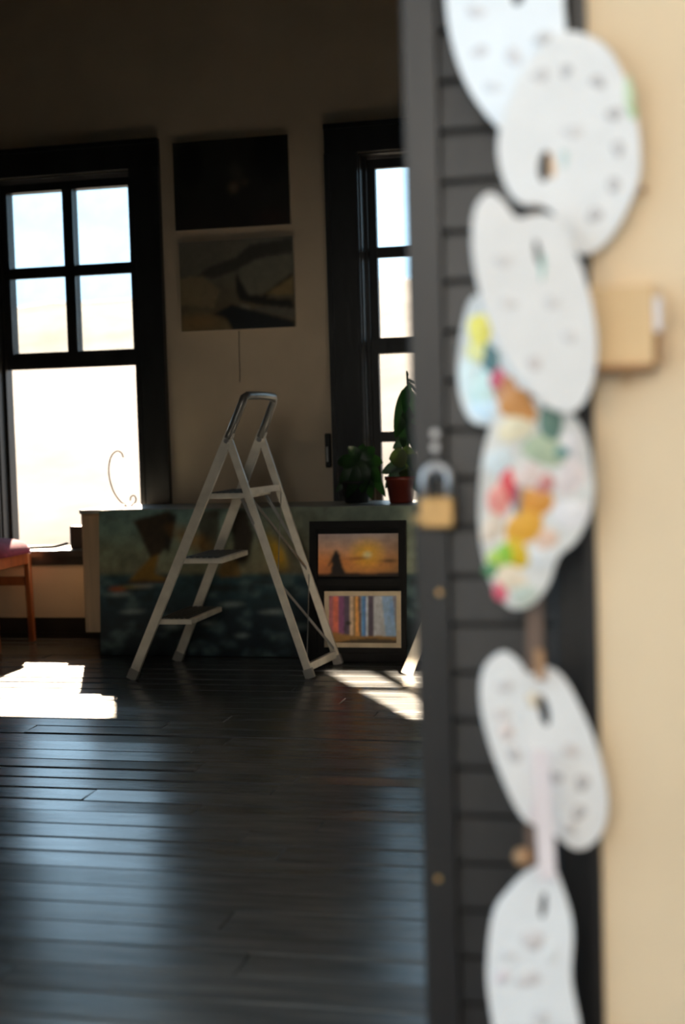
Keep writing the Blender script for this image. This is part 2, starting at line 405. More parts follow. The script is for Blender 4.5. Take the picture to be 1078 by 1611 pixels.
# --- two dark canvases on the wall between the windows
def wall_canvas(label, x0, x1, z0, z1, pic):
    r = thing('canvas_painting', ((x0+x1)/2, YB-.03, z0), label, 'painting')
    pic.face('painted_canvas', r, (x0, YB-.028, z0), (x1-x0, 0, 0), (0, 0, z1-z0), (0, .024, 0)); return r
p = Pic(60, 44, 3); p.grad([(0, (34, 30, 24)), (.5, (40, 40, 34)), (1, (48, 46, 40))]); p.vary(.4, 5, 4)
p.blob(.15, .75, .14, .35, (16, 18, 16)); p.blob(.85, .8, .22, .4, (12, 15, 12), .5); p.blob(.55, .62, .07, .16, (72, 68, 58), .8, .2); p.blob(.52, .45, .06, .09, (112, 98, 78), .8)
p.blob(.62, .5, .05, .06, (84, 74, 60), .8); p.blob(.85, .08, .2, .15, (60, 36, 22), .9, a=.6)
wall_canvas('very dark canvas painting hung high on the wall, the upper of the two', -2.625, -1.981, 2.226, 2.695, p)
p = Pic(90, 66, 4); p.grad([(0, (120, 104, 74)), (.3, (104, 94, 74)), (.6, (110, 106, 92)), (1, (120, 116, 104))]); p.vary(.2, 6, 5)
p.poly([(.15, .62), (.28, .72), (.5, .80), (.62, .93), (1, .98), (1, .82), (.7, .78), (.52, .66), (.3, .58)], (62, 62, 56), a=.9)
p.poly([(0, .60), (.2, .62), (.35, .45), (.3, .25), (0, .30)], (146, 130, 98), a=.7)
p.poly([(.52, .68), (.68, .76), (1, .80), (1, .63), (.85, .5), (.7, .38), (.6, .36), (.55, .5)], (124, 122, 106), a=.7)
p.poly([(.5, .62), (.55, .5), (.6, .38), (.72, .36), (1, .6), (1, .55), (.75, .33), (.98, .30), (1, .2), (.7, .26), (.52, .32), (.49, .45)], (36, 36, 30))
p.poly([(.74, .37), (1, .57), (1, .35)], (150, 128, 84), a=.85)
p.poly([(.28, .18), (.45, .28), (.6, .22), (1, .06), (1, 0), (.45, 0), (.4, .12)], (30, 36, 38)); p.poly([(.6, .22), (.78, .24), (1, .2), (1, .08)], (104, 102, 92), a=.8)
p.blob(.57, .245, .07, .015, (160, 154, 140), .6, -.4)
p.blob(.15, .1, .28, .12, (160, 124, 74), .9, a=.6)
wall_canvas('canvas painting of grey and ochre dunes, lower of the two on the wall', -2.610, -1.970, 1.683, 2.162, p)
tag(MB().tube([at_y(376+i*.4, 521+i*20, YB-.004) for i in range(5)], .0016, 5).build('hanging_wire', M['wire'], None, at_y(377, 521, YB-.004)),
    'thin wire hanging down the wall below the dune painting', 'wire')
bx0, bx1 = at_y(514, 682, YB-.03), at_y(526, 735, YB-.03)
wb = thing('wall_box', (bx0.x, YB-.001, bx1.z), 'small dark box mounted on the wall beside the window casing', 'box')
MB().box((bx0.x-.012, YB-.03, bx1.z), (-1.797, YB-.001, bx0.z)).build('body', M['plastic'], wb, bevel=.004)
MB().box((bx0.x-.004, YB-.038, bx1.z+.03), (bx0.x+.006, YB-.0295, bx1.z+.11)).build('lever', M['steel'], wb)

# ------------------------------------------------------------------ cabinet and the leaning canvas
CY0, CY1 = 6.90, 7.32
cTL = at_y(127, 802, CY0); CZ = cTL.z; CX0 = cTL.x; CX1 = -1.02
cb = thing('low_cabinet', ((CX0+CX1)/2, (CY0+CY1)/2, 0), 'long low pale wood cabinet with grey top under the windows', 'cabinet')
zb = at_y(134, 995, CY0).z
MB().box((CX0, CY0, zb), (CX1, CY1, CZ-.022)).build('body', M['cab'], cb, bevel=.003)
MB().box((CX0-.006, CY0-.008, CZ-.022), (CX1+.006, CY1, CZ)).build('top', M['cabtop'], cb, bevel=.002)
MB().box((CX0+.05, CY0+.06, 0), (CX1-.05, CY1-.03, zb)).build('plinth', M['plinth'], cb)
for k in range(3):
    xa = CX0 + .012 + k*(CX1-CX0-.012)/3; xb = CX0 + (k+1)*(CX1-CX0-.012)/3
    MB().box((xa, CY0-.016, zb+.006), (xb, CY0-.0005, CZ-.03)).build('door', M['cab'], cb, bevel=.002)

o0 = at_z(160, 1031); o0.y = 6.80; o0.z = .004
cvx1 = -1.135
p = Pic(230, 96, 11)
p.grad([(0, (16, 36, 44)), (.28, (24, 48, 58)), (.54, (50, 84, 90)), (.575, (142, 142, 112)), (.72, (146, 156, 128)), (.86, (130, 158, 144)), (1, (122, 156, 150))])
U, Vv = p.u, p.v
up = Vv > .555
p.mix(up*np.clip((U-.30)*3, 0, 1)*.5, (150, 122, 72)); p.mix(up*np.clip((U-.55)*3, 0, 1)*.55, (186, 212, 190))
p.mix(up*(p.noise(14, 8) > .6)*.25, (90, 84, 60)); p.vary(.22, 26, 12)
wv = p.noise(20, 14); p.mix((~up)*np.clip((wv-.55)*6, 0, 1)*.55, (112, 140, 142)); wv = p.noise(26, 20); p.mix((~up)*np.clip((.42-wv)*6, 0, 1)*.6, (14, 24, 28))
for cu, cv, r_ in ((.06, .42, .05), (.1, .3, .05), (.22, .2, .04), (.40, .35, .05), (.43, .14, .03), (.33, .22, .03), (.52, .3, .05), (.6, .2, .04)):
    p.blob(cu, cv, r_, .02, (176, 194, 190), .8, .1, .8)
# sailing boats: dark tan sails, yellow hulls, orange reflection
p.poly([(.105, .93), (.215, .99), (.205, .74), (.165, .63)], (62, 50, 34)); p.poly([(.215, .99), (.24, .95), (.215, .7), (.2, .74)], (46, 40, 30))
p.poly([(.095, .52), (.15, .66), (.185, .7), (.17, .56), (.22, .52), (.21, .5), (.1, .5)], (150, 112, 38)); p.poly([(.08, .515), (.2, .515), (.23, .54), (.22, .49), (.1, .49)], (86, 60, 30))
p.blob(.055, .455, .035, .022, (190, 92, 40), .6); p.blob(.10, .47, .05, .012, (170, 150, 80), .7); p.blob(.135, .475, .045, .010, (186, 180, 160), .6)
p.poly([(.30, .98), (.37, 1), (.36, .66), (.31, .7)], (70, 58, 38), a=.8); p.blob(.28, .80, .06, .14, (168, 118, 40), .8, .5, .75)
p.poly([(.40, .98), (.45, 1), (.47, .8), (.45, .64), (.41, .62)], (52, 44, 30)); p.poly([(.36, .57), (.38, .66), (.42, .64), (.43, .54), (.37, .53)], (140, 104, 46), a=.8)
p.blob(.53, .70, .035, .15, (244, 196, 56), .6, .2); p.blob(.515, .76, .02, .16, (150, 140, 80), .8, a=.6)
p.blob(.38, .46, .1, .04, (24, 32, 34), .8); p.blob(.5, .5, .05, .03, (30, 40, 44), .8)
cv = thing('sea_canvas', (o0.x, o0.y, 0), 'long unframed canvas of sailing boats on a dark sea leaning on the cabinet', 'painting')
ztop = CZ - .006; lean = CY0-.022-.03 - o0.y
p.face('painted_canvas', cv, o0, (cvx1-o0.x, 0, 0), (0, lean, ztop), (0, .026, .0))

# black board with two small pictures
bl = at_z(494, 1046); bt = at_y(487, 821, 6.765)
bl.y = 6.69
bd = thing('display_board', (bl.x, bl.y, 0), 'black display board leaning upright against the sea canvas', 'board')
bw = at_y(652, 930, 6.69).x - bl.x
def lean_pt(base, top, x, z, off=0):
    t = z/top.z; yy = base.y + (top.y-base.y)*t
    n = Vector((0, -top.z, top.y-base.y)).normalized()
    return Vector((x, yy, z)) + n*off
B0, T0 = Vector((0, bl.y, 0)), Vector((0, 6.775, bt.z))
bxa, bxb = bt.x+.004, bt.x+bw
mb = MB(); n_ = Vector((0, -T0.z, T0.y-B0.y)).normalized()
def slab(mb, xa, xb, za, zb, d0, d1):
    q = [lean_pt(B0, T0, x, z, d) for d in (d0, d1) for x, z in ((xa, za), (xb, za), (xb, zb), (xa, zb))]
    return mb.add(q, [(0,1,2,3)[::-1],(4,5,6,7),(0,1,5,4),(1,2,6,5),(2,3,7,6),(3,0,4,7)])
slab(MB(), bxa, bxb, .002, T0.z, 0, .014).build('panel', M['black'], bd)
fr = MB()
for q in ((bxa, bxa+.035, .002, T0.z), (bxb-.035, bxb, .002, T0.z), (bxa+.035, bxb-.035, T0.z-.035, T0.z), (bxa+.035, bxb-.035, .002, .04), (bxa+.035, bxb-.035, .372, .40)):
    slab(fr, *q, .014, .030)
fr.build('frame', M['black'], bd)
def at_board(px, py):
    # intersection of a view ray with the leaning board plane
    d = ray(px, py); nn = n_; return EYE + d*((lean_pt(B0, T0, 0, 0, .014)-EYE).dot(nn)/d.dot(nn))
dvu = Vector((0, T0.y-B0.y, T0.z)).normalized()
def board_pic(name, label, x0, y0, x1, y1, pic, frame=None):
    a = at_board(x0, y1); b = at_board(x1, y0)
    w_ = b.x-a.x; h_ = (b.z-a.z)/dvu.z
    r = thing(name, a + n_*.0005, label, 'painting')
    off = n_*.0005
    if frame:
        f = MB()
        for (ua, ub, va, vb) in ((0, w_, 0, frame), (0, w_, h_-frame, h_), (0, frame, frame, h_-frame), (w_-frame, w_, frame, h_-frame)):
            q = [a + off + Vector((u_, 0, 0)) + dvu*v_ + n_*d_ for d_ in (0, .02) for u_, v_ in ((ua, va), (ub, va), (ub, vb), (ua, vb))]
            f.add(q, [(0,1,2,3)[::-1],(4,5,6,7),(0,1,5,4),(1,2,6,5),(2,3,7,6),(3,0,4,7)])
        f.build('frame', M['cream'], r)
        pic.face('painted_panel', r, a + off + n_*.012 + Vector((frame, 0, 0)) + dvu*frame, (w_-2*frame, 0, 0), dvu*(h_-2*frame), -n_*.010)
    else:
        pic.face('painted_panel', r, a + off + n_*.014, (w_, 0, 0), dvu*h_, -n_*.013)
    return r
p = Pic(84, 44, 21); p.grad([(0, (70, 44, 26)), (.12, (206, 140, 76)), (.35, (236, 158, 84)), (.6, (216, 166, 130)), (1, (178, 166, 166))]); p.vary(.25, 9, 6)
p.mix(np.clip((.45-p.u)*1.6, 0, 1)*np.clip((.75-p.v)*2, 0, 1)*.8, (214, 128, 84)); p.mix(np.clip((.3-p.u)*2, 0, 1)*np.clip(p.v-.5, 0, 1), (190, 150, 130))
p.mix(np.clip((p.u-.62)*2.2, 0, 1)*.8, (104, 92, 66)); p.blob(.57, .55, .24, .42, (255, 200, 50), .9); p.blob(.57, .5, .07, .12, (255, 244, 190), .7)
p.blob(.82, .36, .14, .06, (86, 66, 44), .8); p.blob(.45, .42, .2, .05, (170, 96, 50), .8, .1); p.blob(.6, .2, .3, .05, (214, 150, 70), .8)
p.poly([(.0, .0), (1, 0), (1, .10), (.6, .06), (.3, .08), (0, .06)], (36, 26, 18))
p.poly([(.14, .05), (.17, .42), (.185, .6), (.215, .62), (.25, .5), (.28, .25), (.33, .05)], (28, 22, 20)); p.poly([(.17, .5), (.11, .24), (.125, .22), (.185, .44)], (30, 24, 20))
board_pic('sunset_picture', 'small orange sunset painting with dark silhouette, upper on the black board', 502, 839, 638, 907, p)
p = Pic(96, 66, 22); p.grad([(0, (96, 74, 46)), (.12, (132, 100, 60)), (.3, (150, 136, 130)), (1, (150, 146, 160))])
def strip(u0, u1, c, v0=.14, tilt=0, a=1): p.poly([(u0, v0), (u1, v0), (u1+tilt, 1), (u0+tilt, 1)], c, a=a)
strip(0, .06, (178, 110, 120)); strip(.06, .14, (222, 120, 96)); strip(.14, .22, (126, 76, 120)); strip(.22, .31, (80, 70, 92)); strip(.31, .36, (226, 200, 170)); strip(.36, .39, (150, 120, 80))
strip(.39, .45, (234, 170, 92)); strip(.45, .48, (92, 60, 44), tilt=-.02); strip(.48, .52, (96, 160, 214)); strip(.52, .55, (70, 120, 190)); strip(.55, .575, (216, 226, 236)); strip(.575, .66, (74, 64, 82))
strip(.66, .84, (196, 200, 206)); strip(.84, 1, (150, 184, 220), tilt=-.06); p.blob(.93, .7, .06, .35, (96, 140, 200), .9, a=.7)
p.vary(.3, 18, 10); p.poly([(0, 0), (1, 0), (1, .10), (.75, .16), (.5, .13), (.25, .18), (0, .24)], (150, 112, 52), a=.9); p.poly([(.1, 0), (1, 0), (1, .07), (.6, .1), (.3, .06)], (70, 56, 30))
p.blob(.285, .42, .06, .06, (24, 20, 22), .5, .3); p.blob(.24, .3, .03, .12, (50, 40, 50), .8)
board_pic('tree_trunk_picture', 'small painting of coloured tree trunks in a cream frame on the black board', 512, 930, 632, 1018, p, frame=.022)

# ------------------------------------------------------------------ step ladder
nf, ff = at_z(207, 1069), at_z(279, 1040)
nt_, ft_ = at_y(382, 632, nf.y+.10), at_y(430, 634, ff.y-.07)
lad = thing('step_ladder', ((nf.x+ff.x)/2+.4, (nf.y+ff.y)/2, 0), 'cream enamelled three-step folding ladder with looped handrail', 'ladder')
def lerp(a, b, t): return a + (b-a)*t
def on_rail(a, b, z): return lerp(a, b, (z-a.z)/(b.z-a.z))
SX = Vector((1, 0, 0)); SY = Vector((0, 1, 0))
ZJ = at_y(368, 690, nf.y+.08).z
for a, b in ((nf, nt_), (ff, ft_)):
    j = on_rail(a, b, ZJ+.03)
    MB().beam(a + (b-a).normalized()*.03, j, .043, .020, SX).build('rail', M['alu'], lad)
    MB().beam(a + Vector((0, 0, .001)), a + (b-a).normalized()*.05, .048, .025, SX).build('foot', M['rubber'], lad)
jn, jf = on_rail(nf, nt_, ZJ), on_rail(ff, ft_, ZJ)
pts = [jn, lerp(jn, nt_, .5), lerp(jn, nt_, .86)]
top_n, top_f = nt_ + Vector((0, .03, .028)), ft_ + Vector((0, -.03, .028))
pts += [nt_, nt_ + Vector((.004, .008, .018)), top_n + Vector((.012, .01, .0)), lerp(top_n, top_f, .5) + Vector((.014, 0, .004)), top_f + Vector((.012, -.01, 0)), ft_ + Vector((.004, -.008, .018)), ft_]
pts += [lerp(jf, ft_, .86), lerp(jf, ft_, .5), jf]
MB().tube(pts, .019, 10).build('handrail', M['grip'], lad)
# rear frame
rn, rf = at_z(489, 1067), at_z(533, 1045)
rjn, rjf = on_rail(nf, nt_, ZJ-.01) + Vector((.012, .0, 0)), on_rail(ff, ft_, ZJ-.01) + Vector((.012, 0, 0))
for a, b in ((rn, rjn), (rf, rjf)):
    MB().beam(a + (b-a).normalized()*.03, b, .034, .018, SX).build('rear_leg', M['alu'], lad)
    MB().beam(a + Vector((0, 0, .001)), a + (b-a).normalized()*.045, .044, .026, SX).build('foot', M['rubber'], lad)
    MB().tube([b + Vector((-.01, -.022, 0)), b + Vector((-.01, .022, 0))], .012, 8).build('hinge_bolt', M['steel'], lad)
u_ = .045
MB().beam(lerp(rn, rjn, u_), lerp(rf, rjf, u_), .035, .018, Vector((0, 0, 1))).build('cross_bar', M['alu'], lad)
MB().beam(on_rail(rn, rjn, .86), on_rail(rf, rjf, .86), .03, .016, Vector((0, 0, 1))).build('cross_bar', M['alu'], lad)
for za, zb_ in ((.07, .44), (.44, .07), (.46, .84), (.84, .46)):
    MB().beam(on_rail(rn, rjn, za) + Vector((.006, 0, 0)), on_rail(rf, rjf, zb_) + Vector((.006, 0, 0)), .012, .004, Vector((0, 0, 1))).build('brace', M['steel'], lad)
# treads
for py, px, dep in ((973, 252, .175), (878, 290, .20), (776, 330, .20)):
    zt = at_y(px, py, nf.y+.03).z
    a = on_rail(nf, nt_, zt); b = on_rail(ff, ft_, zt)
    x0 = (a.x+b.x)/2 - .025; ya, yb = a.y+.014, b.y-.014
    st = MB().box((x0, ya, zt-.029), (x0+dep, yb, zt-.004)).build('step', M['alu'], lad, bevel=.003)
    g = MB()
    for k in range(6): g.box((x0+.012+k*(dep-.024)/6, ya+.012, zt-.0042), (x0+.012+(k+.6)*(dep-.024)/6, yb-.012, zt))
    g.build('tread_mat', M['tread'], st)
    if py == 776:
        for s_, yy, (ra, rb) in ((0, ya, (rn, rjn)), (1, yb, (rf, rjf))):
            q = on_rail(ra, rb, zt-.32); MB().beam(Vector((x0+dep-.03, yy+(.006 if s_ else -.006), zt-.03)), q, .014, .004, SX).build('stay', M['steel'], lad)

# ------------------------------------------------------------------ chair under the window (mostly out of frame)
ca = at_z(50, 1009); cbk = Vector((ca.x-.03, ca.y-.02, 0))
ch = thing('dining_chair', (cbk.x-.22, cbk.y-.21, 0), 'reddish varnished wooden chair with burgundy velvet seat', 'chair')
seat_z = at_y(20, 878, 6.9).z
xa, xb = cbk.x-.40, cbk.x+.045; ya, yb = cbk.y-.42, cbk.y
for (x, y_) in ((xb, yb), (xb, ya)):
    MB().beam((x, y_, .001), (x-.012, y_, seat_z), .034, .034, SX).build('leg', M['chair'], ch, bevel=.005)
for y_ in (ya, yb):
    MB().beam((xa-.05, y_, .001), (xa, y_, seat_z), .036, .034, SX).beam((xa, y_, seat_z), (xa-.09, y_, 1.12), .034, .03, SX).build('leg', M['chair'], ch)
for (p0, p1) in (((xb-.012, ya, 0), (xb-.012, yb, 0)), ((xa, ya, 0), (xa, yb, 0)), ((xa, ya, 0), (xb-.012, ya, 0)), ((xa, yb, 0), (xb-.012, yb, 0))):
    a_, b_ = Vector(p0), Vector(p1); a_.z = b_.z = seat_z-.03
    MB().beam(a_, b_, .065, .024, Vector((0, 0, 1))).build('seat_rail', M['chair'], ch, bevel=.003)
zr = at_y(20, 932, 6.7).z
for (p0, p1) in (((xa, ya, zr), (xb-.008, ya, zr)), ((xa, yb, zr), (xb-.008, yb, zr))):
    MB().beam(p0, p1, .05, .02, Vector((0, 0, 1))).build('stretcher', M['chair'], ch, bevel=.003)
sv = []; sf = []; ns, nr = 28, 5
for j in range(nr+1):
    t_ = j/nr; rr = 1 - .0*t_
    for i in range(ns):
        an = 2*math.pi*i/ns; cx_ = abs(math.cos(an))**.35*math.copysign(1, math.cos(an)); sy_ = abs(math.sin(an))**.35*math.copysign(1, math.sin(an))
        k = math.cos(t_*math.pi/2)**.45
        sv.append(((xa+xb)/2 + cx_*(.262)*max(k, .02), (ya+yb)/2 + sy_*.235*max(k, .02), seat_z+.003+.088*math.sin(t_*math.pi/2)))
for j in range(nr):
    for i in range(ns): sf.append((j*ns+i, j*ns+(i+1) % ns, (j+1)*ns+(i+1) % ns, (j+1)*ns+i))
sf.append(tuple(range(ns))[::-1]); sf.append(tuple(nr*ns+i for i in range(ns)))
MB().add(sv, sf, True).build('seat_cushion', M['velvet'], ch)
for z_ in (.80, .95, 1.08):
    dx = -.09*(z_-seat_z)/(1.12-seat_z)
    MB().beam((xa+dx, ya, z_), (xa+dx, yb, z_), .05, .016, Vector((0, 0, 1))).build('back_slat', M['chair'], ch)

# ------------------------------------------------------------------ small things on sill and cabinet
b0, b1 = at_y(109, 828, 7.42), at_y(132, 852, 7.42)
sb = thing('storage_box', (b0.x, 7.42, SILL), 'small dark box on the window sill behind the cabinet corner', 'box')
MB().box((b0.x, 7.42, SILL+.001), (b1.x+.06, 7.50, b0.z)).build('body', M['plastic'], sb, bevel=.004)
MB().box((b0.x+.008, 7.416, SILL+.012), (b1.x+.05, 7.4205, b0.z-.010)).build('front_grille', M['plinth'], sb)
cp = [at_y(px, py, 7.40) for px, py in ((38, 846), (50, 843), (66, 845), (82, 847), (95, 842), (108, 836))]
cp = [Vector((q.x, 7.40+.02*math.sin(i), max(q.z, SILL+.012))) for i, q in enumerate(cp)]; 
for i, h in enumerate((.011, .011, .012, .014, .022, .036)): cp[i].z = SILL+h
def smooth_path(pts, n=6):
    out = []
    P = [pts[0]] + list(pts) + [pts[-1]]
    for i in range(1, len(P)-2):
        for k in range(n):
            t = k/n; a, b, c, d = P[i-1], P[i], P[i+1], P[i+2]
            out.append(.5*((2*b) + (c-a)*t + (2*a-5*b+4*c-d)*t*t + (3*b-a-3*c+d)*t**3))
    out.append(P[-2].copy()); return out
tag(MB().tube(smooth_path(cp), .010, 7).build('black_cable', M['plastic'], None, cp[0]), 'thick black cable lying along the window sill', 'cable')
# wire scroll stand
YW = 7.10
def wp(px, py): return at_y(px, py, YW)
scr = [wp(*q) for q in ((194, 716), (191, 709), (185, 706), (178, 710), (173, 720), (171, 736), (173, 752), (178, 768), (185, 780), (194, 789), (203, 792), (211, 789), (214, 782), (211, 776), (206, 778), (205, 784))]
ws = thing('wire_scroll', (scr[9].x, YW, CZ), 'thin C-shaped wire scroll standing on the cabinet top', 'ornament')
dz_ = CZ + .006 - min(q.z for q in scr)
MB().tube(smooth_path([q + Vector((0, 0, dz_)) for q in scr], 4), .0036, 6).build('scroll', M['wire'], ws)
MB().tube([Vector((scr[9].x + .055*math.cos(a), YW + .045*math.sin(a), CZ+.0035)) for a in np.linspace(0, 2*math.pi, 25)], .0032, 6, False).build('base_ring', M['wire'], ws)

# ------------------------------------------------------------------ pot plants on the cabinet
def leaf(parent, base, tip, width, mat, bow=.25, side=None, fold=.12, n=9):
    base, tip = Vector(base), Vector(tip); d = tip-base; L_ = d.length; d.normalize()
    s = Vector(side) if side is not None else d.cross(Vector((0, 1, 0)))
    s = (s - d*s.dot(d)).normalized(); nn = s.cross(d).normalized()
    V = []; Fs = []
    for i in range(n+1):
        t = i/n; c = base + d*L_*t + nn*(bow*L_*4*t*(1-t)*.25)
        w_ = width*.5*(math.sin(math.pi*min(1, t**.8*1.0))**.75 if 0 < t < 1 else 0)+.0008
        V += [c - s*w_ + nn*fold*w_, c - nn*.0006, c + s*w_ + nn*fold*w_]
    for i in range(n):
        for k in range(2): a = i*3+k; Fs.append((a, a+1, a+4, a+3))
    return MB().add(V, Fs, True).build('leaf', mat, parent)
PY = 7.08
pc = at_y(632, 788, PY); pc.z = CZ
pl = thing('potted_plant', (pc.x, PY, CZ), 'tall broad-leaved plant in a small red pot on the cabinet', 'plant')
MB().lathe([(.0, .001), (.058, .001), (.062, .01), (.078, .115), (.084, .118), (.084, .135), (.074, .135), (.070, .11), (0, .11)], (pc.x, PY, CZ), 20).build('pot', M['terra'], pl)
MB().lathe([(.0, .113), (.071, .112)], (pc.x, PY, CZ), 16).build('soil', M['soil'], pl)
S = lambda px, py, dy=0: at_y(px, py, PY+dy)
MB().tube(smooth_path([S(633, 755), S(640, 715), S(646, 670), S(643, 620), S(641, 588)]), .006, 7).build('stem', M['stem'], pl)
for b_, t_, w_, mt, bow in (
    ((641, 606), (622, 690), .085, 'leaf_d', .5), ((643, 604), (636, 650), .055, 'leaf_g', .3), ((646, 640), (634, 705), .10, 'leaf_d', .4), ((648, 650), (655, 712), .09, 'leaf_d', .4),
    ((645, 612), (658, 660), .05, 'leaf_g', .3), ((641, 596), (656, 604), .014, 'leaf_d', .2), ((642, 592), (640, 583), .012, 'leaf_d', .1), ((642, 600), (658, 618), .014, 'leaf_d', .3),
    ((642, 718), (612, 722), .10, 'leaf_o', .3), ((640, 700), (640, 762), .12, 'leaf_o', .5), ((642, 715), (664, 745), .08, 'leaf_d', .3), ((638, 730), (606, 768), .07, 'leaf_d', .3),
    ((646, 690), (668, 705), .05, 'leaf_d', .3), ((640, 690), (618, 706), .05, 'leaf_d', .3), ((640, 735), (660, 775), .06, 'leaf_d', .3), ((636, 725), (600, 745), .06, 'leaf_d', .3),
    ((646, 680), (676, 688), .04, 'leaf_d', .3), ((648, 665), (672, 655), .05, 'leaf_g', .3)):
    leaf(pl, S(*b_, -.02), S(*t_, -.06+.03*rng.random()), w_, M[mt], bow)
dc = at_y(562, 788, 7.14)
dp = thing('potted_plant', (dc.x, 7.14, CZ), 'drooping dark-leaved plant in a black pot left of the red pot', 'plant')
MB().lathe([(.0, .001), (.060, .001), (.075, .10), (.080, .102), (.080, .115), (.070, .115), (0, .10)], (dc.x, 7.14, CZ), 20).build('pot', M['darkpot'], dp)
S2 = lambda px, py, dy=0: at_y(px, py, 7.14+dy)
crown = (566, 722)
MB().tube([S2(562, 757), S2(564, 735), S2(*crown)], .007, 7).build('stem', M['stem'], dp)
for t_, w_ in (((531, 728), .07), ((534, 760), .075), ((546, 784), .06), ((560, 786), .06), ((590, 704), .07), ((603, 728), .07), ((598, 760), .08), ((585, 786), .07), ((548, 702), .06), ((572, 698), .06), ((528, 775), .06), ((607, 782), .06), ((570, 776), .08)):
    m_ = S2(*crown, -.02 - .05*rng.random()); leaf(dp, m_, S2(*t_, -.03-.12*rng.random()), w_, M['leaf_d'], .55)

# ------------------------------------------------------------------ trestle, mostly behind the door leaf
tf = at_z(640, 1061)
tr = thing('sawhorse', (tf.x+.45, tf.y, 0), 'grey wooden sawhorse with a slanted leg in sunlight beside the door edge', 'sawhorse')
ax, az = tf.x+.43, .92
for yy in (tf.y, tf.y+.38):
    for s in (-1, 1):
        MB().beam((ax+s*.43, yy, .001), (ax+s*.02, yy, az), .055, .03, SX).build('leg', M['trestle'], tr, bevel=.003)
    MB().beam((ax-.28, yy+.028, .34), (ax+.28, yy+.028, .34), .05, .02, Vector((0, 0, 1))).build('tie', M['trestle'], tr)
MB().box((ax-.05, tf.y-.08, az-.01), (ax+.05, tf.y+.46, az+.05)).build('beam', M['trestle'], tr, bevel=.004)

# ------------------------------------------------------------------ entrance hall: front wall, door leaf, jamb
YD = 2.06                                            # front face of the door leaf
YW0 = 2.00                                           # hall face of the front wall
dl = at_y(650, 800, YD).x; dr = at_y(926, 800, YD).x; JX = at_y(937, 800, YW0).x
DH = 2.28
# added unseen opening, shaped so the spot draws the right floor patch
def beam_hit(fx, fy):
    t = (YF-BEAM_POS.y)/(fy-BEAM_POS.y); return BEAM_POS + (Vector((fx, fy, 0))-BEAM_POS)*t
w3a, w3b = beam_hit(-1.568, 6.359), beam_hit(-1.05, 5.43)
wx0 = (w3a.x+w3b.x)/2; wz0 = beam_hit(-1.05, 5.40).z; wz1 = beam_hit(-1.5, 6.62).z; wx1 = wx0 + .58; wz1 += .168
hz = beam_hit(-1.2, 6.03).z; vx = (beam_hit(-1.445, 6.591).x + beam_hit(-1.081, 5.929).x)/2
fw = MB()
fw.box((XL-.15, YW0, -.1), (-1.35, YF, ZC)); fw.box((-1.35, YW0, DH+.04), (JX, YF, ZC))
fw.box((JX, YW0, -.1), (wx0, YF, ZC)); fw.box((wx1, YW0, -.1), (4.5, YF, ZC)); fw.box((wx0, YW0, -.1), (wx1, YF, wz0)); fw.box((wx0, YW0, wz1), (wx1, YF, ZC))
wf = structure('wall_front', fw, M['yellow'], (0, YW0, 0))
wf.data.materials.append(M['sidewall'])
for pg in wf.data.polygons:
    if pg.normal.y > .5: pg.material_index = 1
w3 = thing('window_3', (wx0, YF, wz0), kind='structure')  # unseen window added to cut the spot beam into panes
MB().box((vx-.016, YF-.03, wz0), (vx+.016, YF-.002, wz1)).box((wx0, YF-.028, hz-.014), (vx-.016, YF-.004, hz+.014)).box((vx+.016, YF-.028, hz-.014), (wx1, YF-.004, hz+.014)).build('beam_shaping_bars', M['darkwood'], w3)
structure('floor_hall', MB().box((-3, -2.6, -.06), (4.5, 1.995, 0)), M['hallfloor'], (0, 0, 0))
structure('ceiling_hall', MB().box((-3, -2.6, 3.2), (1.25, 1.995, 3.3)).box((1.95, -2.6, 3.2), (2.6, 1.995, 3.3)), M['hallwall'], (0, 0, 3.2))  # gap shaped to let the added beam and sky light through
structure('wall_hall_end', MB().box((2.6, -2.6, -.06), (2.7, 1.995, 3.3)), M['hallwall'], (2.6, 0, 0))
structure('wall_hall', MB().box((-3.1, -2.7, -.06), (2.7, -2.6, 3.3)), M['hallwall'], (0, -2.6, 0))

tj = MB().box((JX-.012, YW0-.006, 0), (JX-.0005, YF, DH+.03)).box((JX-.030, YD+.045, 0), (JX-.012, YF, DH+.03))
tj.box((-1.349, YW0-.006, 0), (-1.33, YF, DH+.03)).box((-1.349, YW0-.006, DH+.005), (JX-.0005, YF, DH+.039))
structure('trim_1', tj, M['doorwood'], (JX, YW0, 0))
door = thing('door_1', (dr, YD, 0), kind='structure')
sl0 = at_y(706, 800, YD).x; sl1 = at_y(868, 800, YD).x; TH = .038
MB().box((dl, YD, .012), (sl0, YD+TH, DH)).build('stile', M['doorwood'], door, bevel=.003)
MB().box((sl1, YD, .012), (dr, YD+TH, DH)).build('stile', M['doorwood'], door, bevel=.003)
for za, zb_ in ((.012, .12), (DH-.10, DH)): MB().box((sl0, YD+.002, za), (sl1, YD+TH-.002, zb_)).build('rail', M['doorwood'], door)
MB().box((sl0, YD+TH-.008, .12), (sl1, YD+TH-.003, DH-.1)).build('back_panel', M['doorwood'], door)
pitch = abs(at_y(740, 765, YD).z - at_y(740, 842, YD).z); z0 = at_y(735, 205, YD).z
z = z0 - math.floor((z0-.13)/pitch)*pitch
me = None
